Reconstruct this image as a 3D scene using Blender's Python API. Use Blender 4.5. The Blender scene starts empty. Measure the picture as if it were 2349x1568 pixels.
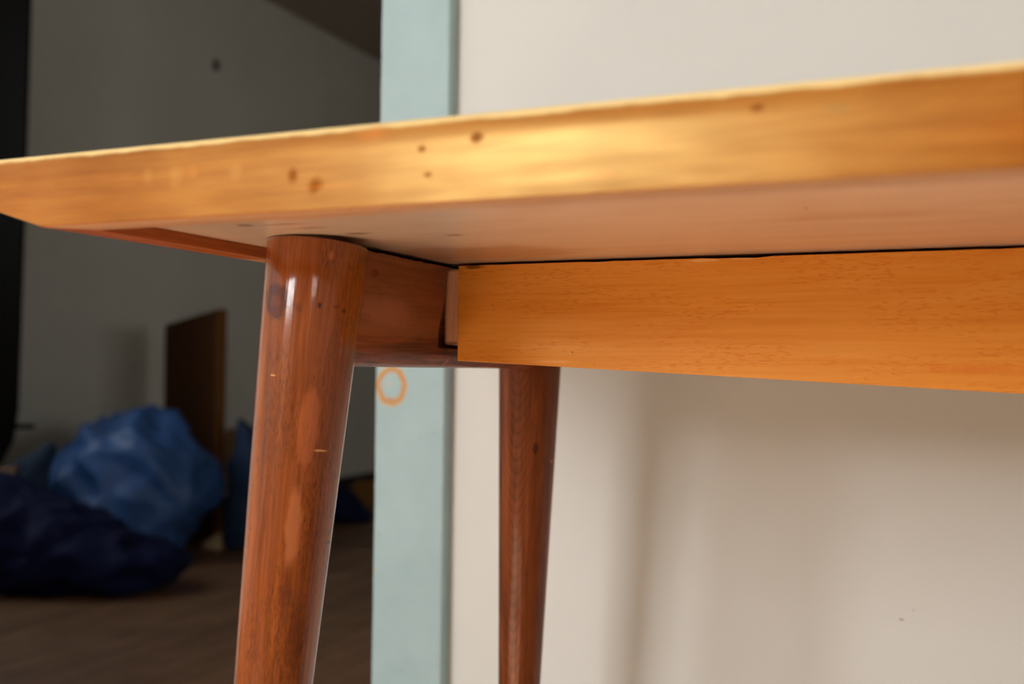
import bpy, bmesh, math, random
from mathutils import Vector, Matrix, noise
random.seed(7)
S = bpy.context.scene
C = S.collection

# ------------------------------------------------------------------ camera
cam_d = bpy.data.cameras.new('camera')
cam = bpy.data.objects.new('camera', cam_d); C.objects.link(cam)
cam_d.sensor_width = 36.0
cam_d.lens = 2340.3 / 2349.0 * 36.0
cr = Vector((0.91774196, 0.39698496, 0.01235474))
cu = Vector((-0.00109026, -0.02858825, 0.99959068))
cf = Vector((-0.39717566, 0.91737978, 0.02580382))
m = Matrix((cr, cu, -cf)).transposed().to_4x4()
m.translation = Vector((0.31790, -0.46689, 0.63151))
cam.matrix_world = m
cam_d.clip_start = 0.02
cam_d.dof.use_dof = True
cam_d.dof.focus_distance = 0.61
cam_d.dof.aperture_fstop = 5.6
S.camera = cam

# ------------------------------------------------------------------ world, daylight, exposure
w = bpy.data.worlds.new('world'); S.world = w; w.use_nodes = True
bg = w.node_tree.nodes['Background']
bg.inputs[0].default_value = (0.75, 0.88, 1.0, 1); bg.inputs[1].default_value = 1.0
S.view_settings.view_transform = 'Standard'; S.view_settings.look = 'None'
S.view_settings.exposure = 0.0; S.view_settings.gamma = 1.0
S.view_settings.use_curve_mapping = False
S.cycles.max_bounces = 10; S.cycles.diffuse_bounces = 6

def window_light(name, loc, rot, sx, sz, power, col):
    d = bpy.data.lights.new(name, 'AREA'); d.shape = 'RECTANGLE'
    d.size = sx; d.size_y = sz; d.energy = power; d.color = col
    o = bpy.data.objects.new(name, d); C.objects.link(o)
    o.location = loc; o.rotation_euler = rot
    return o
# daylight entering by the two windows behind the camera
WIN1 = (-1.05, -3.2, 1.60, 0.95, 1.20)     # x, y, z centre, width, height
WIN2 = (2.30, -3.2, 1.40, 0.42, 1.00)
FILL_WIN4 = (-2.6, -1.10, 1.20, 0.80, 0.50)     # near room, left wall, y centre: added so sun on the floor bounces up
FILL_WIN5 = (3.3, 1.80, 1.45, 1.80, 1.10)       # far room, right wall, unseen: added to brighten the left wall
FILL_WIN3 = (-2.6, 1.15, 1.45, 0.70, 1.00)      # far room, left wall, y centre, unseen: added as fill
window_light('daylight_window_1', (WIN1[0], WIN1[1]-.10, WIN1[2]), (math.radians(90), 0, 0), WIN1[3], WIN1[4], 85, (0.98, 0.99, 1.0))
window_light('daylight_window_2', (WIN2[0], WIN2[1]-.10, WIN2[2]), (math.radians(90), 0, 0), WIN2[3], WIN2[4], 16, (1.0, 0.90, 0.82))
window_light('fill_light_3', (FILL_WIN3[0]-.05, FILL_WIN3[1], FILL_WIN3[2]), (0, math.radians(-90), 0), FILL_WIN3[4], FILL_WIN3[3], 11, (0.80, 0.92, 1.0))  # added fill lamp for the bags and floor of the far room
window_light('fill_light_5', (FILL_WIN5[0]+.05, FILL_WIN5[1], FILL_WIN5[2]), (0, math.radians(90), 0), FILL_WIN5[4], FILL_WIN5[3], 9, (1.0, .98, .94))  # added fill lamp that brightens the far room's left wall
# low sun through the windows: lies as a patch on the boards in front of the table
sd = bpy.data.lights.new('sun', 'SUN'); sd.energy = 114; sd.angle = .009; sd.color = (1.0, .95, .88)
sun = bpy.data.objects.new('sun', sd); C.objects.link(sun)
SUN_DIR = Vector((1.0, .20, -.50))
sun.rotation_euler = SUN_DIR.to_track_quat('-Z', 'Y').to_euler()

# ------------------------------------------------------------------ node helpers
def lin(r, g, b):
    f = lambda c: (c/255/12.92) if c/255 <= .04045 else ((c/255+.055)/1.055)**2.4
    return (f(r), f(g), f(b), 1.0)

class NB:
    def __init__(s, name):
        s.mat = bpy.data.materials.new(name); s.mat.use_nodes = True
        s.t = s.mat.node_tree; s.mask = None; s.bsdf = s.t.nodes['Principled BSDF']
        s.tc = s.t.nodes.new('ShaderNodeTexCoord').outputs['Object']
    def put(s, sock, v):
        if isinstance(v, bpy.types.NodeSocket): s.t.links.new(v, sock)
        else: sock.default_value = v
    def map(s, v, scale, rot=(0, 0, 0), loc=(0, 0, 0)):
        n = s.t.nodes.new('ShaderNodeMapping'); s.put(n.inputs[0], v)
        n.inputs['Scale'].default_value = scale; n.inputs['Rotation'].default_value = rot; n.inputs['Location'].default_value = loc
        return n.outputs[0]
    def noise(s, v, scale=1, detail=3, rough=.55, dist=0):
        n = s.t.nodes.new('ShaderNodeTexNoise'); s.put(n.inputs['Vector'], v)
        n.inputs['Scale'].default_value = scale; n.inputs['Detail'].default_value = detail
        n.inputs['Roughness'].default_value = rough; n.inputs['Distortion'].default_value = dist
        return n.outputs[0]
    def math(s, op, a, b=0.0, c=None, clamp=False):
        n = s.t.nodes.new('ShaderNodeMath'); n.operation = op; n.use_clamp = clamp
        s.put(n.inputs[0], a); s.put(n.inputs[1], b)
        if c is not None: s.put(n.inputs[2], c)
        return n.outputs[0]
    def vmath(s, op, a, b):
        n = s.t.nodes.new('ShaderNodeVectorMath'); n.operation = op
        s.put(n.inputs[0], a); s.put(n.inputs[1], b)
        return n.outputs['Value'] if op in ('LENGTH', 'DOT_PRODUCT') else n.outputs[0]
    def remap(s, v, a, b, c=0.0, d=1.0):
        n = s.t.nodes.new('ShaderNodeMapRange'); n.interpolation_type = 'SMOOTHSTEP'
        s.put(n.inputs[0], v); n.inputs[1].default_value = a; n.inputs[2].default_value = b
        n.inputs[3].default_value = c; n.inputs[4].default_value = d
        return n.outputs[0]
    def mix(s, f, a, b, blend='MIX'):
        n = s.t.nodes.new('ShaderNodeMix'); n.data_type = 'RGBA'; n.blend_type = blend
        s.put(n.inputs[0], f); s.put(n.inputs[6], a); s.put(n.inputs[7], b)
        return n.outputs[2]
    def ramp(s, f, stops):
        n = s.t.nodes.new('ShaderNodeValToRGB'); s.put(n.inputs[0], f)
        e = n.color_ramp.elements
        while len(e) < len(stops): e.new(.5)
        for q, (p, c) in zip(e, stops): q.position = p; q.color = c
        return n.outputs[0]
    def bump(s, h, strength=.2, dist=.001):
        n = s.t.nodes.new('ShaderNodeBump'); n.inputs['Strength'].default_value = strength
        n.inputs['Distance'].default_value = dist; s.put(n.inputs['Height'], h)
        s.t.links.new(n.outputs[0], s.bsdf.inputs['Normal']); s.t.links.new(n.outputs[0], s.bsdf.inputs['Coat Normal']); return n
    def spot(s, c, r, soft=.4, amp=.3, nscale=150., ring=None):
        v = s.vmath('SUBTRACT', s.tc, c); v = s.vmath('DIVIDE', v, r)
        d = s.vmath('LENGTH', v, (0, 0, 0))
        if amp:
            n = s.noise(s.tc, nscale, 3); d = s.math('ADD', d, s.math('MULTIPLY', s.math('SUBTRACT', n, .5), amp*2))
        f = s.remap(d, 1.0, 1.0-soft)
        if ring is not None:
            g = s.remap(d, ring-.18, ring+.04); f = s.math('MULTIPLY', f, g)
        return f
    def spots(s, col, lst):
        for sp in lst:
            f = s.spot(sp['c'], sp['r'], sp.get('soft', .4), sp.get('amp', .3), sp.get('ns', 150.), sp.get('ring'))
            col = s.mix(s.math('MULTIPLY', f, sp.get('s', .8)), col, sp['col'])
            if sp.get('m'):                # dull marks: the varnish is broken there
                k = s.math('SUBTRACT', 1.0, s.math('MULTIPLY', f, sp['m']))
                s.mask = k if s.mask is None else s.math('MULTIPLY', s.mask, k)
        return col
    def out(s, col, rough=.5, coat=0., coat_rough=.1, spec=.35):
        b = s.bsdf; s.put(b.inputs['Base Color'], col); s.put(b.inputs['Roughness'], rough)
        b.inputs['Coat Weight'].default_value = coat; b.inputs['Coat Roughness'].default_value = coat_rough
        b.inputs['Specular IOR Level'].default_value = spec
        return s.mat

def plain(name, col, rough=.6, mottle=.06, scale=8., spec=.4, bump=0., bscale=300.):
    b = NB(name); n = b.noise(b.tc, scale, 5)
    dk = tuple(c*(1-mottle*2) for c in col[:3])+(1,); lt = tuple(min(1, c*(1+mottle)) for c in col[:3])+(1,)
    c = b.ramp(n, [(.3, dk), (.7, lt)])
    if bump: b.bump(b.noise(b.tc, bscale, 3), bump, .0006)
    return b.out(c, rough, 0, .1, spec)

def wood(name, dark, mid, light, axis='x', streak=(3., 45.), fibre=(12., 500.), pores=None, rough=.45, coat=0., coat_rough=.1,
         spots=(), rings=None, mott=.18, bump=.15, contrast=(.34, .66), offset=(0, 0, 0), spec=.35, tint=None):
    b = NB(name)
    def sc(al, ac): return (al, ac, ac) if axis == 'x' else (ac, al, ac) if axis == 'y' else (ac, ac, al)
    v = b.map(b.tc, (1, 1, 1), (0, 0, 0), offset)
    wob = b.noise(b.map(v, sc(3, 6)), 1, 2)
    n1 = b.noise(b.map(v, sc(*streak)), 1, 4, .55, .8)
    n2 = b.noise(b.map(v, sc(*fibre)), 1, 3, .6)
    n3 = b.noise(b.map(v, (9, 9, 9)), 1, 3)
    f = b.math('MULTIPLY', n1, .62-mott); f = b.math('MULTIPLY_ADD', n2, .38, f); f = b.math('MULTIPLY_ADD', n3, mott, f)
    if rings:      # growth layers: nested lines where the turned surface cuts them
        nrm, freq, amt = rings
        g = b.vmath('DOT_PRODUCT', v, nrm)
        g = b.math('ADD', g, b.math('MULTIPLY', b.math('SUBTRACT', b.noise(b.map(v, sc(8, 60)), 1, 2), .5), .0016))
        g = b.math('FRACT', b.math('MULTIPLY', g, freq))
        g = b.remap(g, 0.0, 1.0); g = b.math('POWER', g, 2.0)
        f = b.math('SUBTRACT', f, b.math('MULTIPLY', g, amt))
    col = b.ramp(f, [(contrast[0], dark), (.5, mid), (contrast[1], light)])
    if pores:
        pa, px, th, st, pc = pores
        pn = b.noise(b.map(v, sc(pa, px)), 1, 1, .4)
        pf = b.remap(pn, th, th+.06)
        pf = b.math('MULTIPLY', pf, b.remap(b.noise(b.map(v, sc(14, 60)), 1, 2), .38, .6))
        col = b.mix(b.math('MULTIPLY', pf, st), col, pc)
    col = b.spots(col, spots)
    b.bump(b.math('ADD', n2, b.math('MULTIPLY', n1, .6)), bump, .0006)
    r = b.remap(n1, .3, .7, rough*1.15, rough*.85)
    if tint: b.bsdf.inputs['Specular Tint'].default_value = tint; b.bsdf.inputs['Coat Tint'].default_value = (1, 1, 1, 1)
    m_ = b.out(col, r, coat, coat_rough, spec)
    if b.mask is not None:          # figured wood: the sheen follows the grain
        fig = b.math('MULTIPLY', b.remap(f, .36, .64, .74, 1.1), b.remap(n3, .3, .7, .8, 1.1))
        b.put(b.bsdf.inputs['Specular IOR Level'], b.math('MULTIPLY', b.math('MULTIPLY', b.mask, fig), spec))
    return m_

# ------------------------------------------------------------------ materials
M = {}
Z0 = 0.70
BRN = lin(120, 62, 18); DK = lin(58, 28, 14)
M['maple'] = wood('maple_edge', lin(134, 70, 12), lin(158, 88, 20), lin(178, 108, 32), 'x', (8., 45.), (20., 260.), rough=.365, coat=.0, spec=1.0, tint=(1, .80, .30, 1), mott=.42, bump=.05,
    contrast=(.32, .68), spots=[
    dict(c=(.25, -.1246, .0290), r=(.9, .012, .0052), col=lin(255, 224, 156), s=.95, soft=.35, amp=.22, ns=60.),  # bright highlight painted in as a pale worn band along the top edge
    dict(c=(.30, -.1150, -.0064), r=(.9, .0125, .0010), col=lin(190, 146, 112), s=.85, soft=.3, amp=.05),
    dict(c=(0.1536, -0.1246, 0.0178), r=(.0042, .004, .003), col=BRN, s=.75, m=0.90, soft=.6),
    dict(c=(0.1306, -0.1246, 0.0152), r=(.0028, .003, .0022), col=BRN, s=.6, m=0.90, soft=.7),
    dict(c=(0.1337, -0.1246, 0.0050), r=(.0025, .003, .0018), col=BRN, s=.5, m=0.90, soft=.7),
    dict(c=(0.0716, -0.1246, 0.0089), r=(.0035, .004, .005), col=BRN, s=.6, m=0.90, soft=.8),
    dict(c=(0.0825, -0.1246, 0.0037), r=(.005, .005, .005), col=BRN, s=.5, m=0.90, soft=.9, amp=.5),
    dict(c=(0.2575, -0.1246, 0.0195), r=(.0036, .004, .0022), col=BRN, s=.7, m=0.90, soft=.7),
    dict(c=(0.2833, -0.1246, 0.0170), r=(.006, .004, .0026), col=lin(140, 100, 40), s=.6, soft=.8),
    dict(c=(0.2032, -0.1246, 0.0003), r=(.008, .004, .002), col=lin(190, 96, 34), s=.6, soft=.9),
    dict(c=(0.1083, -0.1246, 0.0233), r=(.010, .006, .005), col=lin(205, 112, 40), s=.6, soft=.9),
    dict(c=(-0.0806, -0.1246, 0.0073), r=(.004, .004, .0014), col=lin(170, 86, 30), s=.6, soft=.8),
    dict(c=(0.0108, -0.1246, 0.0118), r=(0.0053, .006, 0.0076), col=lin(250, 205, 120), s=.10, soft=.9, amp=.4),
    dict(c=(-0.0050, -0.1246, 0.0134), r=(0.0045, .006, 0.0057), col=lin(246, 198, 112), s=.10, soft=.9, amp=.4),
    dict(c=(0.0202, -0.1246, 0.0134), r=(.004, .004, .004), col=lin(190, 112, 36), s=.55, soft=.9, amp=.4),
    dict(c=(0.0427, -0.1246, 0.0125), r=(0.0045, .006, 0.0057), col=lin(246, 200, 116), s=.10, soft=.9, amp=.4),
    dict(c=(0.1557, -0.1246, 0.0052), r=(.020, .006, .0016), col=lin(196, 106, 36), s=.5, soft=.9, amp=.6, ns=60.),
    dict(c=(0.0784, -0.1246, 0.0032), r=(.04, .006, .0012), col=lin(200, 112, 40), s=.4, soft=.9, amp=.6, ns=50.),
    dict(c=(0.3458, -0.1246, 0.0061), r=(.05, .012, .008), col=lin(180, 92, 26), s=.35, soft=.9, amp=.4, ns=30.)])
M['end_edge'] = wood('end_edge_wood', lin(138, 66, 20), lin(166, 84, 28), lin(188, 106, 44), 'y', (5., 70.), (20., 420.), rough=.4, coat=.25, coat_rough=.2, bump=.06,
    spots=[dict(c=(-.062, .08, -.0062), r=(.03, .07, .0012), col=lin(206, 156, 108), s=.75, soft=.6, amp=.6, ns=60.)])
SM = lin(142, 90, 56)
M['panel'] = wood('underside_veneer', lin(206, 174, 146), lin(222, 196, 170), lin(232, 208, 184), 'x', (4., 40.), (30., 600.), rough=.34, coat=1.0, coat_rough=.24, mott=.3, bump=.05,
    contrast=(.30, .70), spots=[
    dict(c=(-.002, -.061, 0), r=(.006, .005, .01), col=SM, s=.85, soft=.5, amp=.4, ns=90.),
    dict(c=(.018, -.058, 0), r=(.022, .0022, .01), col=SM, s=.8, soft=.7, amp=.6, ns=60.),
    dict(c=(.024, -.043, 0), r=(.020, .004, .01), col=SM, s=.75, soft=.8, amp=.7, ns=60.),
    dict(c=(.036, -.017, 0), r=(.010, .006, .01), col=SM, s=.8, soft=.8, amp=.6, ns=70.),
    dict(c=(.081, .004, 0), r=(.006, .004, .01), col=SM, s=.85, soft=.5, amp=.2, ns=90.),
    dict(c=(.261, -.027, 0), r=(.0012, .002, .01), col=DK, s=.8, soft=.5, amp=.1),
    dict(c=(.28, .0, 0), r=(.06, .020, .01), col=lin(176, 128, 102), s=.45, soft=.9, amp=.5, ns=30.),
    dict(c=(.06, .085, 0), r=(.075, .045, .01), col=lin(158, 98, 54), s=.5, soft=.5, amp=.3, ns=30.)])
M['apron'] = wood('apron_wood', lin(206, 120, 30), lin(222, 144, 54), lin(230, 158, 76), 'x', (4., 60.), (14., 460.), rough=.42, coat=.0, spec=.5, tint=(1, .8, .45, 1), mott=.2, bump=.08,
    contrast=(.30, .70), pores=(170., 760., .57, .34, lin(198, 92, 8)), spots=[
    dict(c=(.181, .131, -.0032), r=(.013, .004, .0011), col=lin(236, 182, 116), s=.8, soft=.6, amp=.5, ns=220.),
    dict(c=(.205, .131, -.0028), r=(.012, .004, .0009), col=lin(232, 176, 110), s=.8, soft=.6, amp=.5, ns=220.),
    dict(c=(.116, .131, -.0026), r=(.008, .004, .0007), col=lin(226, 170, 100), s=.6, soft=.7, amp=.5, ns=220.),
    dict(c=(.088, .131, -.0640), r=(.020, .004, .0016), col=lin(236, 168, 104), s=.65, soft=.9, amp=.5, ns=120.),
    dict(c=(.031, .131, -.0028), r=(.008, .004, .0018), col=lin(90, 42, 14), s=.8, soft=.6, amp=.4, ns=150.),
    dict(c=(.045, .131, -.028), r=(.0005, .003, .0005), col=DK, s=.9, soft=.4, amp=0),
    dict(c=(.10, .131, -.058), r=(.0006, .003, .0006), col=DK, s=.9, soft=.4, amp=0),
    dict(c=(.33, .131, -.066), r=(.05, .004, .005), col=lin(206, 96, 16), s=.4, soft=.9, amp=.7, ns=120.)])
M['tenon'] = wood('raw_tenon_wood', lin(200, 138, 102), lin(222, 164, 126), lin(232, 178, 142), 'z', (8., 60.), (40., 700.), rough=.8, mott=.3, bump=.2,
    spots=[dict(c=(.014, .134, -.0535), r=(.012, .01, .0035), col=DK, s=.7, soft=.9, amp=.4, ns=300.)])
M['rail'] = wood('cross_rail_walnut', lin(80, 32, 14), lin(128, 60, 28), lin(158, 86, 48), 'y', (4., 60.), (22., 520.), pores=(60., 900., .60, .6, lin(40, 18, 10)), rough=.45, coat=.2, coat_rough=.2, bump=.3, contrast=(.39, .61),
    spots=[
    dict(c=(.012, .095, .052), r=(.02, .40, .104), col=lin(150, 96, 64), s=.55, soft=.03, amp=.02, ns=60.),
    dict(c=(.012, .055, -.036), r=(.006, .042, .012), col=lin(176, 112, 86), s=.6, soft=.6, amp=.4, ns=60.),
    dict(c=(.012, .085, -.0045), r=(.006, .05, .004), col=lin(160, 104, 66), s=.6, soft=.7, amp=.9, ns=400.),
    dict(c=(.012, .040, -.0145), r=(.004, .0045, .0025), col=lin(120, 34, 16), s=.85, soft=.2, amp=.3),
    dict(c=(.010, .135, -.066), r=(.006, .0006, .006), col=lin(206, 150, 100), s=.8, soft=.5, amp=.2),
    dict(c=(.008, .185, -.0675), r=(.010, .0012, .004), col=lin(20, 8, 6), s=.95, soft=.4, amp=.6, ns=90.),
    dict(c=(.012, .128, -.052), r=(.006, .010, .010), col=lin(40, 20, 12), s=.6, soft=.9, amp=.4)])
legargs = dict(streak=(5., 90.), fibre=(16., 700.), rough=.36, coat=.9, coat_rough=.09, spec=.15, tint=(1, .8, .6, 1), bump=.16, contrast=(.32, .68))
LD, LM, LL = lin(88, 40, 8), lin(132, 66, 20), lin(160, 90, 38)
SCR = lin(224, 164, 104)
M['leg_front'] = wood('walnut_leg_stained', LD, LM, LL, 'z', pores=(200., 2600., .56, .72, lin(58, 24, 8)), spots=[
    dict(c=(-.0042, -.0262, -.0345), r=(.0105, .008, .0108), col=lin(44, 16, 12), s=.85, soft=.4, amp=.6, ns=190., ring=.34),
    dict(c=(-.0042, -.0262, -.0345), r=(.0092, .008, .0098), col=lin(92, 36, 20), s=.75, soft=.4, amp=.4, ns=200.),
    dict(c=(-.003, -.0265, -.0275), r=(.0025, .004, .0025), col=lin(66, 26, 16), s=.6, soft=.7, amp=.5, ns=300.),
    dict(c=(.0091, -.0247, -.0373), r=(.003, .003, .0035), col=lin(84, 40, 22), s=.55, soft=.8, amp=.5, ns=300.),
    dict(c=(.0181, -.0193, -.035), r=(.0012, .002, .0022), col=lin(34, 14, 8), s=.9, soft=.6, amp=.3, ns=300.),
    dict(c=(.0255, -.0072, -.036), r=(.0014, .0018, .0018), col=lin(40, 16, 8), s=.85, soft=.6, amp=.3, ns=300.),
    dict(c=(.0235, -.012, -.0345), r=(.002, .003, .0014), col=lin(70, 32, 14), s=.5, soft=.8, amp=.5, ns=300.),
    dict(c=(.0218, -.0106, -.1099), r=(.0035, .0055, .0007), col=SCR, s=.85, soft=.6, amp=.6, ns=900.),
    dict(c=(.022, .0058, -.1584), r=(.004, .0045, .0008), col=lin(30, 12, 8), s=.95, soft=.5, amp=.4, ns=300.),
    dict(c=(-.0022, -.0252, -.0731), r=(.0026, .002, .0005), col=SCR, s=.8, soft=.6, amp=.4, ns=900.),
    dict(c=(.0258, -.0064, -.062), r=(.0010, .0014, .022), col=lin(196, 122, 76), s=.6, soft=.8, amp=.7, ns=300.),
    dict(c=(.0209, -.0175, -.0084), r=(.0016, .002, .004), col=lin(190, 112, 64), s=.6, soft=.8, amp=.4, ns=300.),
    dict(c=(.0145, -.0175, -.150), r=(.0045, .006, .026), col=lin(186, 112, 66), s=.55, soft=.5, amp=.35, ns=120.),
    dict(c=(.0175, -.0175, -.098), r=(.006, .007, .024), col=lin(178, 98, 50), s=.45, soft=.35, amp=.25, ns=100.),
    dict(c=(.018, -.010, -.205), r=(.006, .008, .028), col=lin(84, 36, 14), s=.6, soft=.8, amp=.6, ns=240.),
    dict(c=(.013, -.016, -.185), r=(.005, .006, .012), col=lin(88, 38, 16), s=.55, soft=.8, amp=.8, ns=400.)], **legargs)
legargs2 = dict(legargs); legargs2['coat'] = .4; legargs2['rough'] = .42
M['leg_rear'] = wood('walnut_leg_cathedral', lin(78, 34, 12), lin(118, 58, 24), lin(152, 88, 44), 'z', pores=(80., 1300., .62, .5, lin(60, 26, 12)),
    rings=((.0, 1.0, -.085), 800., .075), spots=[
    dict(c=(.0149, -.0183, -.1287), r=(.0022, .004, .0052), col=lin(66, 24, 20), s=.85, soft=.15, amp=.2, ns=300.),
    dict(c=(.0231, -.0031, -.1409), r=(.002, .002, .0016), col=lin(206, 150, 100), s=.7, soft=.6, amp=.4, ns=300.),
    dict(c=(.0012, -.025, -.0700), r=(.0006, .003, .016), col=lin(50, 24, 12), s=.7, soft=.6, amp=.6, ns=200.)], **legargs2)
M['leg'] = wood('walnut_leg', LD, LM, LL, 'z', pores=(200., 2600., .56, .72, lin(58, 24, 8)), offset=(.3, .1, .7), **legargs)

# casing: pale teal paint with a rust ring and knocks (local coords = world)
b = NB('teal_paint')
c = b.ramp(b.noise(b.tc, 20, 4), [(.3, lin(154, 180, 184)), (.7, lin(162, 188, 192))])
RST = lin(168, 104, 46)
c = b.spots(c, [
    dict(c=(-.2325, .482, .611), r=(.0205, .02, .0235), col=RST, s=1.0, soft=.18, amp=.12, ns=90., ring=.68),
    dict(c=(-.2325, .482, .611), r=(.0210, .02, .024), col=lin(222, 190, 130), s=.35, soft=.12, amp=.14, ns=120., ring=.66),
    dict(c=(-.236, .482, .613), r=(.003, .01, .005), col=lin(214, 176, 120), s=.7, soft=.9, amp=.5, ns=250.),
    dict(c=(-.196, .482, .558), r=(.0012, .01, .0012), col=lin(110, 122, 118), s=.8, soft=.6, amp=.3),
    dict(c=(-.208, .482, .505), r=(.001, .01, .001), col=lin(140, 136, 128), s=.7, soft=.6, amp=.3),
    dict(c=(-.180, .482, .562), r=(.006, .01, .0012), col=lin(150, 162, 158), s=.6, soft=.8, amp=.5),
    dict(c=(-.245, .482, .452), r=(.0012, .01, .0014), col=lin(120, 118, 112), s=.7, soft=.6, amp=.3),
    dict(c=(-.249, .482, .415), r=(.004, .01, .0012), col=lin(196, 176, 130), s=.7, soft=.6, amp=.4),
    dict(c=(-.215, .482, .312), r=(.004, .01, .002), col=lin(140, 152, 150), s=.6, soft=.8, amp=.6)])
b.bump(b.noise(b.map(b.tc, (60, 60, 8)), 1, 3), .12, .0006)
M['teal'] = b.out(c, .42, 0, .1, .4)

b = NB('cream_wall_paint')
c = b.ramp(b.noise(b.tc, 3, 4), [(.3, lin(214, 215, 211)), (.7, lin(219, 220, 216))])
c = b.spots(c, [dict(c=(.276, .5, .415), r=(.003, .02, .0012), col=lin(120, 108, 100), s=.75, soft=.7, amp=.5, ns=300.),
                dict(c=(.286, .5, .424), r=(.0012, .02, .0014), col=lin(150, 138, 130), s=.6, soft=.7, amp=.4, ns=300.)])
b.bump(b.noise(b.tc, 420, 3), .06, .0006)
M['wall'] = b.out(c, .7, 0, .1, .3)
M['room_wall'] = plain('room_wall_paint', lin(226, 222, 214), .8, .03)
M['back_wall'] = plain('grey_wall_paint', lin(226, 222, 208), .75, .03, 3.)
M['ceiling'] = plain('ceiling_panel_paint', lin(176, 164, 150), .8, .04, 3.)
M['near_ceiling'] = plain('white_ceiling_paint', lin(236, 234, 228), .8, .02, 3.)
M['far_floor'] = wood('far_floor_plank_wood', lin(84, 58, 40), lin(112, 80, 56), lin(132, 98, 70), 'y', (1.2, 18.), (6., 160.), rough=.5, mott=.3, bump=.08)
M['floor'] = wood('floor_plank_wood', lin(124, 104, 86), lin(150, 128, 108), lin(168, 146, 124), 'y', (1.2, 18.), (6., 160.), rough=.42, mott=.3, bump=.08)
M['subfloor'] = plain('dark_subfloor', lin(40, 28, 20), .9)
M['baseboard'] = plain('dark_baseboard_paint', lin(26, 22, 20), .6)
M['blue'] = plain('blue_tarp_plastic', lin(58, 104, 176), .34, .10, 6., .6, .25, 60.)
M['pale_blue'] = plain('faded_blue_tarp_plastic', lin(54, 92, 150), .42, .12, 6., .45, .25, 60.)
M['navy'] = plain('navy_bag_plastic', lin(10, 16, 54), .75, .12, 6., .2, .15, 60.)
M['dusky'] = plain('dusky_blue_bag_fabric', lin(46, 66, 96), .7, .12, 7., .2)
M['slate'] = plain('dark_blue_grey_bag_fabric', lin(40, 56, 78), .7, .10, 8., .3)
M['cardboard'] = plain('brown_fibreboard', lin(76, 42, 10), .8, .08, 4., .2)
M['cardboard_edge'] = plain('fibreboard_cut_edge', lin(112, 68, 24), .8, .08, 30., .2)
M['kraft'] = plain('kraft_cardboard', lin(146, 104, 50), .8, .06, 5., .2)
M['blackwood'] = plain('near_black_wood', lin(14, 8, 4), .7, .1, 10., .1)
M['pale_block'] = plain('pale_rough_wood', lin(206, 178, 136), .8, .12, 40., .2)
M['label'] = plain('faded_label', lin(170, 130, 108), .7, .15, 40., .2)
M['white_paint'] = plain('white_window_paint', lin(235, 235, 230), .4, .02)
M['metal_dark'] = plain('dark_metal', lin(40, 38, 34), .5, .05)

# ------------------------------------------------------------------ mesh helpers
def tag(o, label=None, cat=None, group=None, kind=None):
    if label: o['label'] = label
    if cat: o['category'] = cat
    if group: o['group'] = group
    if kind: o['kind'] = kind
    return o
def link(name, me, parent=None, loc=(0, 0, 0)):
    o = bpy.data.objects.new(name, me); C.objects.link(o)
    o.location = loc
    if parent: o.parent = parent
    return o
def mesh(name, verts, faces, mats, smooth=False, bevel=0., seg=2):
    me = bpy.data.meshes.new(name); bm = bmesh.new()
    vs = [bm.verts.new(v) for v in verts]
    for f in faces:
        try: bm.faces.new([vs[i] for i in f])
        except ValueError: pass
    bmesh.ops.recalc_face_normals(bm, faces=bm.faces)
    if bevel:
        ed = [e for e in bm.edges if len(e.link_faces) == 2 and e.calc_face_angle() > .5]
        bmesh.ops.bevel(bm, geom=ed, offset=bevel, segments=seg, affect='EDGES', profile=.5)
    if smooth:
        for f in bm.faces: f.smooth = True
    bm.to_mesh(me); bm.free()
    for mt in (mats if isinstance(mats, (list, tuple)) else [mats]): me.materials.append(mt)
    if smooth == 'auto':
        try: me.set_sharp_from_angle(angle=math.radians(40))
        except Exception: pass
    return me
BF = [(0, 1, 3, 2), (4, 6, 7, 5), (0, 4, 5, 1), (2, 3, 7, 6), (0, 2, 6, 4), (1, 5, 7, 3)]
def boxv(x0, x1, y0, y1, z0, z1):
    return [(x, y, z) for x in (x0, x1) for y in (y0, y1) for z in (z0, z1)]
def box(name, x0, x1, y0, y1, z0, z1, mat, parent=None, bevel=0., loc=(0, 0, 0)):
    return link(name, mesh(name, boxv(x0, x1, y0, y1, z0, z1), BF, mat, False, bevel), parent, loc)
def struct(o): return tag(o, kind='structure')
def prism(name, pts, a, b_, axis, mat, bevel=0.):
    """outline pts (u,v) extruded from a to b_ along axis ('y': pts are x,z ; 'x': pts are y,z ; 'z': x,y)"""
    n = len(pts)
    def P(u, v, t): return (u, t, v) if axis == 'y' else (t, u, v) if axis == 'x' else (u, v, t)
    vs = [P(u, v, a) for u, v in pts]+[P(u, v, b_) for u, v in pts]
    fs = [tuple(range(n)), tuple(range(2*n-1, n-1, -1))]+[(i, (i+1) % n, n+(i+1) % n, n+i) for i in range(n)]
    return mesh(name, vs, fs, mat, False, bevel)

# ------------------------------------------------------------------ the rooms
H = 2.32; XL, XR = -2.6, 3.3; YB, YF, YD = -3.2, 6.6, 0.50   # back of camera, far end, divider front face
DT = .12
fl = struct(box('floor', XL, XR, YB, YF, -.05, -.012, M['subfloor']))
pw = .146
x = XL; i = 0
while x < XR-.01:
    x1 = min(x+pw, XR)
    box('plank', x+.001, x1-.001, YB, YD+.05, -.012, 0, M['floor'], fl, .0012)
    box('plank', x+.001, x1-.001, YD+.052, YF, -.012, 0, M['far_floor'], fl, .0012); x = x1
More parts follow.
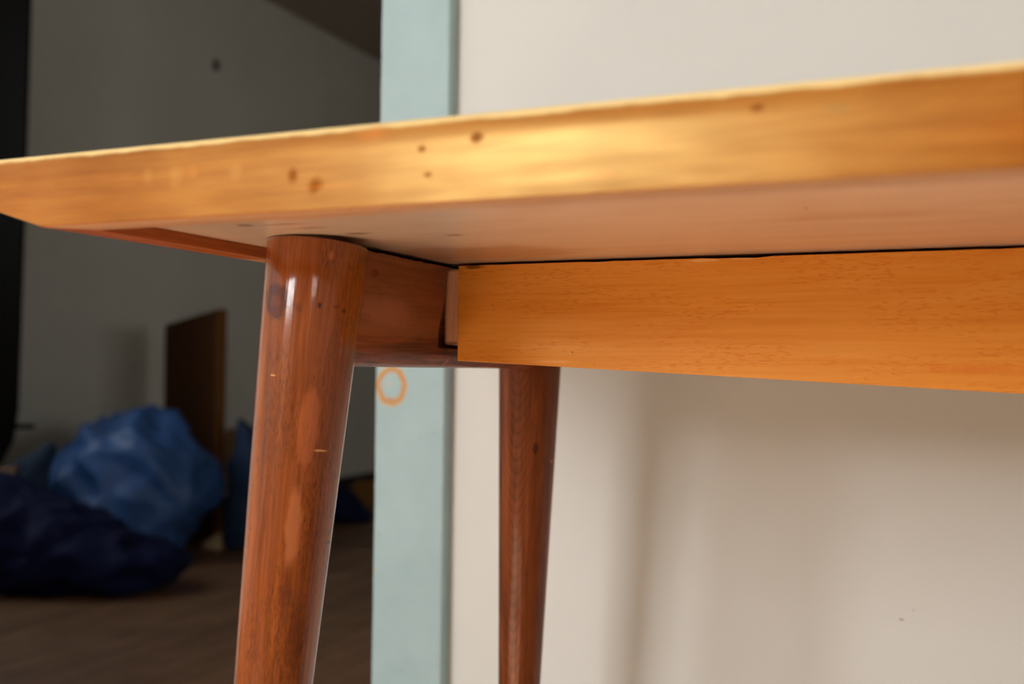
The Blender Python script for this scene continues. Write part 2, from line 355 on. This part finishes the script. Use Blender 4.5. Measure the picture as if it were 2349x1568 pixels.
# wall with the doorway
DXL, DXR, DH = -1.06, -.252, 2.02
wd = struct(box('wall_back', DXR, XR, YD, YD+DT, 0, H+.03, M['wall']))
box('wall_over_door', DXL, DXR, YD, YD+DT, DH, H+.03, M['wall'], wd)
box('wall_beside_door', XL, DXL, YD, YD+DT, 0, H+.03, M['wall'], wd)
# left wall of the far room, and its dark baseboard
def side_wall(name, y0, y1, win, mat, XL=XL):
    a, b2, z0, z1 = win[1]-win[3]/2, win[1]+win[3]/2, win[2]-win[4]/2, win[2]+win[4]/2
    r = struct(box(name, XL-.08, XL, b2, y1, 0, H+.03, mat))
    box('wall_pier', XL-.08, XL, y0, a, 0, H+.03, mat, r)
    box('wall_under_window', XL-.08, XL, a, b2, 0, z0, mat, r)
    box('wall_over_window', XL-.08, XL, a, b2, z1, H+.03, mat, r)
side_wall('wall_left', YD+DT, YF, FILL_WIN3, M['back_wall'])
side_wall('wall_left_near', YB, YD+DT, FILL_WIN4, M['room_wall'])
side_wall('wall_right', YD+DT, YF, FILL_WIN5, M['back_wall'], XR+.08)
struct(box('wall_right_near', XR, XR+.08, YB, YD+DT, 0, H+.03, M['room_wall']))
struct(box('wall_far', XL-.08, XR+.08, YF, YF+.08, 0, H+.03, M['back_wall']))
struct(box('baseboard_left', XL, XL+.014, YD+DT, YF, 0, .055, M['baseboard'], None, .002))
# ceilings
ce = struct(box('ceiling', XL, XR, YB, YF, H+.012, H+.06, M['baseboard']))
y = YD+DT-1.22*3+(3.8-(YD+DT)) % 1.22
ys = [3.8+k*1.22 for k in range(-6, 4)]
for ya_, yb_ in zip([YB]+[q for q in ys if YB+.05 < q < YF-.05], [q for q in ys if YB+.05 < q < YF-.05]+[YF]):
    for k in range(3):
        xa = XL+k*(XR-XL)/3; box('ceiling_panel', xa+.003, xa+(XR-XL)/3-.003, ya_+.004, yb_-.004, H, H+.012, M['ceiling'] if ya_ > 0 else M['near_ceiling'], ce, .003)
# wall behind the camera with two window openings
def wins_wall():
    cuts = sorted([WIN1, WIN2]); xa = XL
    root = None
    for (wx, wy, wz, ww, wh) in cuts:
        o = box('wall_front' if root is None else 'wall_pier', xa, wx-ww/2, YB-.1, YB, 0, H+.03, M['room_wall'], root)
        if root is None: root = struct(o)
        box('wall_under_window', wx-ww/2, wx+ww/2, YB-.1, YB, 0, wz-wh/2, M['room_wall'], root)
        box('wall_over_window', wx-ww/2, wx+ww/2, YB-.1, YB, wz+wh/2, H+.03, M['room_wall'], root)
        xa = wx+ww/2
    box('wall_pier', xa, XR, YB-.1, YB, 0, H+.03, M['room_wall'], root)
wins_wall()
for k, (lx, ly, wz, ww, wh, rz) in enumerate(((WIN1[0], YB-.05, *WIN1[2:], 0), (WIN2[0], YB-.05, *WIN2[2:], 0), (XL-.04, FILL_WIN3[1], *FILL_WIN3[2:], math.pi/2), (XL-.04, FILL_WIN4[1], *FILL_WIN4[2:], math.pi/2), (XR+.04, FILL_WIN5[1], *FILL_WIN5[2:], math.pi/2))):  # the side-wall windows are added, unseen openings for fill light
    r = bpy.data.objects.new('window_%d' % (k+1), None); C.objects.link(r); r.location = (lx, ly, wz-wh/2); r.rotation_euler = (0, 0, rz); struct(r)
    f = .035
    box('window_stile', -ww/2, -ww/2+f, -.02, .02, 0, wh, M['white_paint'], r)
    box('window_stile', ww/2-f, ww/2, -.02, .02, 0, wh, M['white_paint'], r)
    box('window_rail', -ww/2+f, ww/2-f, -.02, .02, 0, f, M['white_paint'], r)
    box('window_rail', -ww/2+f, ww/2-f, -.02, .02, wh-f, wh, M['white_paint'], r)
    box('mullion', -.018, .018, -.02, .02, f, wh-f, M['white_paint'], r)

struct(box('sun_blocker', XL-2.6, XL-.08, .10, YF, 2.0, 2.06, M['white_paint']))  # added slab, unseen: keeps the sun out of the far room's left window
# door casing: worn left edge, square right edge standing proud of the wall
def casing(name, x0, x1, z1, worn):
    n = 90; vs = []; fs = []
    for i in range(n+1):
        z = z1*i/n
        j = (noise.noise(Vector((z*60, 3.1, 0)))*.0007+noise.noise(Vector((z*9, 1.7, 0)))*.0006) if worn else 0
        r = .0015
        vs += [(x0+j, YD, z), (x0+j, YD-.0165, z), (x0+j+r, YD-.018, z), (x1-r, YD-.018, z), (x1, YD-.0165, z), (x1, YD, z)]
    for i in range(n):
        for k in range(6):
            a = i*6+k; b2 = i*6+(k+1) % 6; fs.append((a, b2, b2+6, a+6))
    fs += [tuple(range(6)), tuple(range(n*6, n*6+6))]
    return struct(link(name, mesh(name, vs, fs, M['teal'])))
casing('trim_1', -.252, -.1685, DH+.08, True)
casing('trim_2', DXL-.083, DXL, DH+.08, False)
struct(box('trim_3', DXL, DXR, YD-.018, YD, DH, DH+.08, M['teal']))
# painted jambs lining the opening
struct(box('trim_4', DXR-.012, DXR-.0005, YD+.004, YD+DT, 0, DH, M['teal']))
struct(box('trim_5', DXL+.0005, DXL+.012, YD, YD+DT, 0, DH, M['teal']))

# ------------------------------------------------------------------ the table
LX = 1.0; SP = .3086
sx_, sy_, kk, R0 = .0525, .0707, .0297, .0275
hL, yf, T, bo, xc, lw, be = 0.0062, -0.1246, 0.0280, -0.0012, -0.0682, 0.0181, 0.1009
yaF, zat, zab, zsl, xrA, xrf, zrb = .1313, -.0017, -.064, -.044, .020, .0122, -.0687
root = bpy.data.objects.new('table', None); C.objects.link(root); root.location = (LX/2, SP/2, 0)
tag(root, 'wooden table with pale golden top edge, orange apron and round splayed walnut legs', 'table')
OFF = (-LX/2, -SP/2, Z0)                      # local mesh coords: origin at front leg top
xe = LX-xc; yr = SP-yf
# panel
link('tabletop_panel', mesh('tabletop_panel', boxv(xc+lw, xe-lw, yf+lw, yr-lw, 0, T), BF, M['panel']), root, OFF)
# bevelled edging, mitred at the corners; profile (outward, z)
prof = [(-lw, -lw, -hL), (-.0008, -.0008, -hL), (0, 0, -hL+.0006)]       # (outward at front/back, outward at ends, z)
for q in (.25, .5, .75, 1.0): prof.append((bo*q, be*q, -hL+.0006+(T-.0042+hL-.0006)*q))
prof += [(bo-.0006, be+.0012, T-.0024), (bo-.0020, be-.0002, T-.0009), (bo-.0042, be-.0022, T), (-lw, -lw, T)]
def strip(name, side, mat):
    vs = []; n = len(prof)
    nseg = 1
    for (o, e, z) in prof:
        if side == 'f': vs += [(xc-e, yf-o, z), (xe+e, yf-o, z)]
        if side == 'b': vs += [(xc-e, yr+o, z), (xe+e, yr+o, z)]
        if side == 'l': vs += [(xc-e, yf-o, z), (xc-e, yr+o, z)]
        if side == 'r': vs += [(xe+e, yf-o, z), (xe+e, yr+o, z)]
    fs = [(2*i, 2*((i+1) % n), 2*((i+1) % n)+1, 2*i+1) for i in range(n)]
    fs += [tuple(2*i for i in range(n)), tuple(2*i+1 for i in range(n))]
    return link(name, mesh(name, vs, fs, mat, 'auto'), root, OFF)
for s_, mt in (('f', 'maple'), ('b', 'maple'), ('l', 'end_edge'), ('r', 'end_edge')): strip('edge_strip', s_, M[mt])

# legs: tapered, splayed, top cut square to the axis so it touches the panel on one side only
def rad(t): return R0-kk*t if t < .36 else R0-kk*.36-(t-.36)*.012
def leg(bx, by, dx, dy, mat):
    zl = Vector((-dx, -dy, 1)).normalized(); xl = Vector((1, 0, 0)); xl = (xl-zl*xl.dot(zl)).normalized(); yl = zl.cross(xl)
    Rm = Matrix((xl, yl, zl)).transposed()
    base = Vector((bx, by, -R0*math.sin(math.acos(zl.z))-.0002))
    n = 96; rings = []; vs = []; fs = []
    ts = [0, .0006]+[.002+.70*i/24 for i in range(25)]
    zb = -Z0
    for t in ts:
        ring = []
        rr = rad(t)-(.0008 if t == 0 else .0002 if t == .0006 else 0)
        for k in range(n):
            a = 2*math.pi*k/n; p = Vector((rr*math.cos(a), rr*math.sin(a), -t)); wp = Rm@p+base
            if wp.z < zb:
                p2 = p+Vector((0, 0, (zb-wp.z)/zl.z)); p = p2
            ring.append(len(vs)); vs.append(tuple(p))
        rings.append(ring)
    for A, B in zip(rings, rings[1:]):
        for k in range(n): fs.append((A[k], A[(k+1) % n], B[(k+1) % n], B[k]))
    fs.append(tuple(rings[0])); fs.append(tuple(rings[-1]))
    o = link('leg', mesh('leg', vs, fs, mat, 'auto'), root)
    o.rotation_euler = Rm.to_euler(); o.location = base+Vector(OFF)
    return o
leg(0, 0, -sx_, -sy_, M['leg_front'])
leg(0, SP, -sx_, sy_, M['leg_rear'])
leg(LX, 0, sx_, -sy_, M['leg'])
leg(LX, SP, sx_, sy_, M['leg'])

# cross rails with a chipped mortise facing the apron
def rail(mirror):
    ztop, zpt, zpb = -.0026, -.0045, -.0560
    rnd = .0095
    bot = [(xrf-rnd+rnd*math.sin(a), zrb+rnd-rnd*math.cos(a)) for a in [math.pi/2*(1-k/6) for k in range(7)]]  # right side to bottom
    right = [(xrf, ztop), (xrf, zpt), (xrf, -.014), (xrf, -.026), (xrf, -.036), (xrf, -.046), (xrf, zpb)]
    pr = right+bot+[(-u, z) for u, z in reversed(bot)]+[(-xrf, ztop)]
    n = len(pr)
    yf_edge = {1: .129, 2: .1285, 3: .1275, 4: .1235, 5: .1195, 6: .1190}
    base_y = [.010+i*.004 for i in range(27)]+[.120, .172]+[.176+i*.008 for i in range(16)]
    ia = len([q for q in base_y if q < .1195]); ia = base_y.index(.120); ib = base_y.index(.172)
    vs = []; fs = []
    for j, yv in enumerate(base_y):
        for k, (u, z) in enumerate(pr):
            yy = yv
            if j == ia and k in yf_edge: yy = yf_edge[k]+noise.noise(Vector((k*3.7, 2, 1)))*.0012
            zz = z
            if k in (0, n-1): zz = z+noise.noise(Vector((yv*220, u*40, 5)))*.0007
            vs.append((u, yy, zz))
    for j in range(len(base_y)-1):
        for k in range(n):
            if j == ia and 1 <= k <= 5: continue
            a = j*n+k; b2 = j*n+(k+1) % n
            fs.append((a, b2, b2+n, a+n))
    fs.append(tuple(range(n))); fs.append(tuple(range((len(base_y)-1)*n, len(base_y)*n)))
    # pocket
    loop = [ia*n+k for k in range(1, 7)]+[ib*n+k for k in range(6, 0, -1)]
    q0 = len(vs)
    for i in loop:
        v = vs[i]; vs.append((xrf-.018, v[1], v[2]))
    L = len(loop)
    for i in range(L): fs.append((loop[i], loop[(i+1) % L], q0+(i+1) % L, q0+i))
    fs.append(tuple(q0+i for i in range(L)))
    if mirror: vs = [(LX-v[0], v[1], v[2]) for v in vs]
    return link('cross_rail', mesh('cross_rail', vs, fs, M['rail'], 'auto'), root, OFF)
rail(False); rail(True)
# apron: deeper towards the middle of the table
def apron():
    top, bot = [], []
    N = 90; x0, x1 = xrA, LX-xrA
    for i in range(N+1):
        xx = x0+(x1-x0)*i/N
        nick = 0
        for cx_, w_, d_ in ((.196, .012, .0005), (.212, .005, .0007), (.118, .006, .0003)):
            nick += d_*math.exp(-((xx-cx_)/w_)**2)
        top.append((xx, zat-nick+noise.noise(Vector((xx*90, 0, 0)))*.00025))
        xm = min(xx, LX-xx); s = xm-x0
        bot.append((xx, zab+zsl*(s if s < .36 else .36+.06*(1-math.exp(-(s-.36)/.06)))))
    return link('apron', prism('apron', top+bot[::-1], yaF, yaF+.030, 'y', M['apron'], .0006), root, OFF)
apron()
# dark strips added to block light leaking through the gaps under the panel
box('apron_gap_blocker', xrA+.004, LX-xrA-.004, yaF+.010, yaF+.026, -.0048, -.0003, M['blackwood'], root, 0., OFF)
for xc_ in (0., LX): box('rail_gap_blocker', xc_-.008, xc_+.008, .030, SP-.030, -.0055, -.0003, M['blackwood'], root, 0., OFF)
for s_ in (0, 1):
    x0, x1 = (.0085, xrA+.001) if s_ == 0 else (LX-xrA-.001, LX-.0085)
    tag(box('tenon', x0, x1, yaF+.0026, yaF+.026, -.0536, -.0036, M['tenon'], root, .0016, OFF), 'pale raw wood tenon between apron and rail')

# ------------------------------------------------------------------ far room: things on the floor
U = Vector((math.cos(.4086), math.sin(.4086), 0)); V = Vector((0, 0, 1)); Wd = Vector((-math.sin(.4086), math.cos(.4086), 0))
def pillow(name, o, outline, depth, mat, seed, amp, fr, label, cat, group=None, skew=0.):
    """soft bag: closed outline in the u,z plane, filled out to a body of the given half depth"""
    cu_ = sum(p[0] for p in outline)/len(outline); cz = sum(p[1] for p in outline)/len(outline)
    n = len(outline); NA = 96; NR = 26
    def cr_(i, t):
        p0, p1, p2, p3 = [Vector(outline[(i+d) % n]) for d in (-1, 0, 1, 2)]
        return .5*((2*p1)+(-p0+p2)*t+(2*p0-5*p1+4*p2-p3)*t*t+(-p0+3*p1-3*p2+p3)*t**3)
    ring = [cr_(int(k*n/NA), k*n/NA-int(k*n/NA)) for k in range(NA)]
    cen = Vector((cu_, cz)); vs = []; fs = []
    def pt(p, d):
        q = Vector((p[0], p[1], d))
        e = abs(noise.noise(q*fr+Vector((seed, 0, 0))))+.5*abs(noise.noise(q*fr*2.3+Vector((0, seed, 0))))
        k = (.45-e)*amp
        r3 = (U*(p[0]-cu_)+V*(p[1]-cz)+Wd*d)
        r3 = r3*(1+k*.55/max(r3.length, .12)) if r3.length > 1e-4 else r3
        P = U*cu_+V*cz+r3
        if P.z < .002: P.z = .002
        return tuple(P)
    for side in (1, -1):
        rows = []
        for j in range(NR+1):
            s = math.sin(math.pi/2*j/NR)
            d = -side*depth*math.sqrt(max(0, 1-s*s))**.8
            row = []
            for k in range(NA):
                p = cen+(ring[k]-cen)*s
                if j == NR and side == -1: row.append(first[k]); continue
                if j == 0 and k > 0: row.append(row[0]); continue
                row.append(len(vs)); vs.append(pt(p, d+skew*(p[1]-cz)))
            rows.append(row)
        if side == 1: first = rows[-1]
        for a, b2 in zip(rows, rows[1:]):
            for k in range(NA):
                f = [a[k], a[(k+1) % NA], b2[(k+1) % NA], b2[k]]
                f = list(dict.fromkeys(f))
                if len(f) > 2: fs.append(tuple(f))
    ob = link(name, mesh(name, vs, fs, mat, True), None, o)
    return tag(ob, label, cat, group)
BG = 'blue bags heaped on the far room floor'
pillow('storage_bag', (-2.161, 2.131, 0), [(-.289, .175), (-.292, .261), (-.219, .359), (-.127, .413), (-.049, .443), (.051, .469), (.137, .441), (.196, .367), (.247, .282), (.257, .203), (.213, .11), (.178, .052), (.108, .0), (0., 0.), (-.143, 0.), (-.259, .075)],
       .23, M['pale_blue'], 3.3, .15, 5.0, 'bulging light blue plastic bag, the largest of the heap', 'bag', BG)
pillow('storage_bag', (-1.992, 1.657, 0), [(-.344, .276), (-.149, .312), (-.027, .262), (.095, .208), (.217, .159), (.34, .104), (.365, .066), (.256, 0.), (.098, 0.), (-.024, 0.), (-.146, 0.), (-.34, 0.)],
       .16, M['navy'], 8.1, .10, 8., 'slumped navy blue bag lying in front of the light blue bag', 'bag', BG)
fb = pillow('storage_bag', (-2.270, 1.771, 0), [(-.15, .20), (-.068, .292), (.011, .338), (.093, .388), (.114, .369), (.091, .276), (.080, .0), (-.15, 0.)],
       .04, M['slate'], 1.4, .03, 8., 'flat dark grey-blue bag leaning at the left, with a small pale label', 'bag', BG)
pillow('storage_bag', (-1.874, 2.436, 0), [(-.112, .187), (-.100, .319), (-.076, .433), (-.034, .407), (.026, .364), (.113, .307), (.187, .206), (.174, 0.), (.059, 0.), (-.103, 0.)],
       .08, M['dusky'], 5.6, .08, 7., 'upright dusky blue bag to the right of the brown board', 'bag', BG)
pillow('storage_bag', (-2.032, 3.112, 0), [(-.144, .0), (-.073, .101), (.007, .142), (.07, .12), (.125, .058), (.164, .0), (.126, 0.), (.0, 0.), (-.125, 0.)],
       .14, M['navy'], 9.2, .05, 9., 'small dark blue bag on the floor beside the pale door casing', 'bag', BG)
lb = Vector((-2.270, 1.771, 0))
lv = [lb+U*u+V*z-Wd*.045 for u, z in ((-.050, .285), (.012, .300), (.018, .326), (-.034, .316))]
lv2 = [v+Wd*.03 for v in lv]
lab = mesh('label_patch', [tuple(v-lb) for v in lv+lv2], [(0, 1, 2, 3), (7, 6, 5, 4), (0, 4, 5, 1), (1, 5, 6, 2), (2, 6, 7, 3), (3, 7, 4, 0)], M['label'])
tag(link('label_patch', lab, fb), 'faded reddish and pale label')

# brown board standing against the wall behind the bags
a, c_ = Vector((-2.062, 2.419, 0)), Vector((-2.480, 2.617, 0))
ax = (c_-a).normalized(); nn = Vector((ax.y, -ax.x, 0)); 
if nn.y > 0: nn = -nn
br = bpy.data.objects.new('upright_board', None); C.objects.link(br); br.location = (a+c_)/2
tag(br, 'brown fibreboard panel standing upright between the blue bags', 'board')
pts = [(a, 0), (c_+ax*-.02, 0), (c_, .782), (a, .828)]
th = .026
fr_ = [tuple(p+V*z-br.location) for p, z in pts]; bk_ = [tuple(p+V*z+(-nn)*th-br.location) for p, z in pts]
link('board_face', mesh('board_face', fr_+bk_, [(0, 1, 2, 3), (7, 6, 5, 4), (0, 4, 5, 1), (1, 5, 6, 2), (2, 6, 7, 3)], M['cardboard']), br)
e0 = [Vector(fr_[0]), Vector(fr_[3]), Vector(bk_[3]), Vector(bk_[0])]
e1 = [v-ax*.016 for v in e0]
link('board_edge', mesh('board_edge', [tuple(v) for v in e0+e1], [(0, 1, 2, 3), (7, 6, 5, 4), (0, 4, 5, 1), (1, 5, 6, 2), (2, 6, 7, 3), (3, 7, 4, 0)], M['cardboard_edge']), br)

# brown carton behind
def carton(cx, cy, w_, d_, h_, rz, label):
    r = bpy.data.objects.new('carton', None); C.objects.link(r); r.location = (cx, cy, 0); r.rotation_euler = (0, 0, rz)
    tag(r, label, 'box')
    t = .006
    box('carton_side', -w_/2, w_/2, -d_/2, -d_/2+t, 0, h_, M['kraft'], r); box('carton_side', -w_/2, w_/2, d_/2-t, d_/2, 0, h_, M['kraft'], r)
    box('carton_side', -w_/2, -w_/2+t, -d_/2+t, d_/2-t, 0, h_, M['kraft'], r); box('carton_side', w_/2-t, w_/2, -d_/2+t, d_/2-t, 0, h_, M['kraft'], r)
    box('flap', -w_/2, w_/2, -d_/2+.0, -.002, h_, h_+t, M['kraft'], r); box('flap', -w_/2, w_/2, .002, d_/2, h_, h_+t, M['kraft'], r)
carton(-2.40, 3.12, .22, .24, .355, .41, 'brown carton behind the dusky blue bag, mostly hidden by the table leg')
carton(-2.17, 3.66, .16, .14, .090, .41, 'small low brown carton at the dark baseboard beside the door casing')

# pale offcut
pb = [(-.034, -.03, .0), (.036, -.03, .0), (.036, .03, 0), (-.034, .03, 0), (-.022, -.026, .026), (.034, -.028, .056), (.030, .024, .060), (-.012, .026, .034)]
tag(link('wood_offcut', mesh('wood_offcut', pb, [(0, 1, 2, 3), (7, 6, 5, 4), (0, 4, 5, 1), (1, 5, 6, 2), (2, 6, 7, 3), (3, 7, 4, 0)], M['pale_block'], False, .004), None, (-2.02, 2.37, 0)),
    'small pale wood offcut on the floor beside the light blue bag', 'wood offcut')

# near-black upright panel at the left edge of the view, with a rounded lower corner, a foot and a short bar
dk = bpy.data.objects.new('dark_upright', None); C.objects.link(dk); o0 = Vector((-2.379, 1.858, 0)); dk.location = o0
tag(dk, 'tall near-black wooden upright at the left edge, with a short bar', 'furniture')
def onU(u, z): return (u, z)
outl = [(.0115, 1.98), (.0095, 1.767), (.006, 1.083), (0., .482), (-.012, .386), (-.05, .310), (-.13, .25), (-.17, .20), (-.17, 0.), (-.21, 0.), (-.21, 1.98)]
n = len(outl); dd = .018
vs = [tuple(U*u+V*z) for u, z in outl]+[tuple(U*u+V*z+Wd*dd) for u, z in outl]
fs = [tuple(range(n)), tuple(range(2*n-1, n-1, -1))]+[(i, (i+1) % n, n+(i+1) % n, n+i) for i in range(n)]
link('panel', mesh('panel', vs, fs, M['blackwood'], False, .004), dk)
bv = [tuple(U*u+V*z+Wd*w_) for u in (-.03, .052) for w_ in (.002, .016) for z in (.421, .438)]
link('bar', mesh('bar', bv, BF, M['blackwood'], False, .003), dk)

# hook on the far wall
hk = bpy.data.objects.new('wall_hook', None); C.objects.link(hk); hk.location = (XL, 3.02, 1.921)
tag(hk, 'small dark hook on the grey far room wall', 'hook')
box('hook_plate', 0, .004, -.011, .011, -.024, .024, M['metal_dark'], hk, .001)
cu2 = [(.004, .012), (.014, .010), (.022, -.002), (.022, -.014), (.014, -.020), (.012, -.015), (.017, -.011), (.017, -.003), (.011, .005), (.004, .006)]
link('hook_arm', prism('hook_arm', cu2, -.004, .004, 'y', M['metal_dark']), hk)
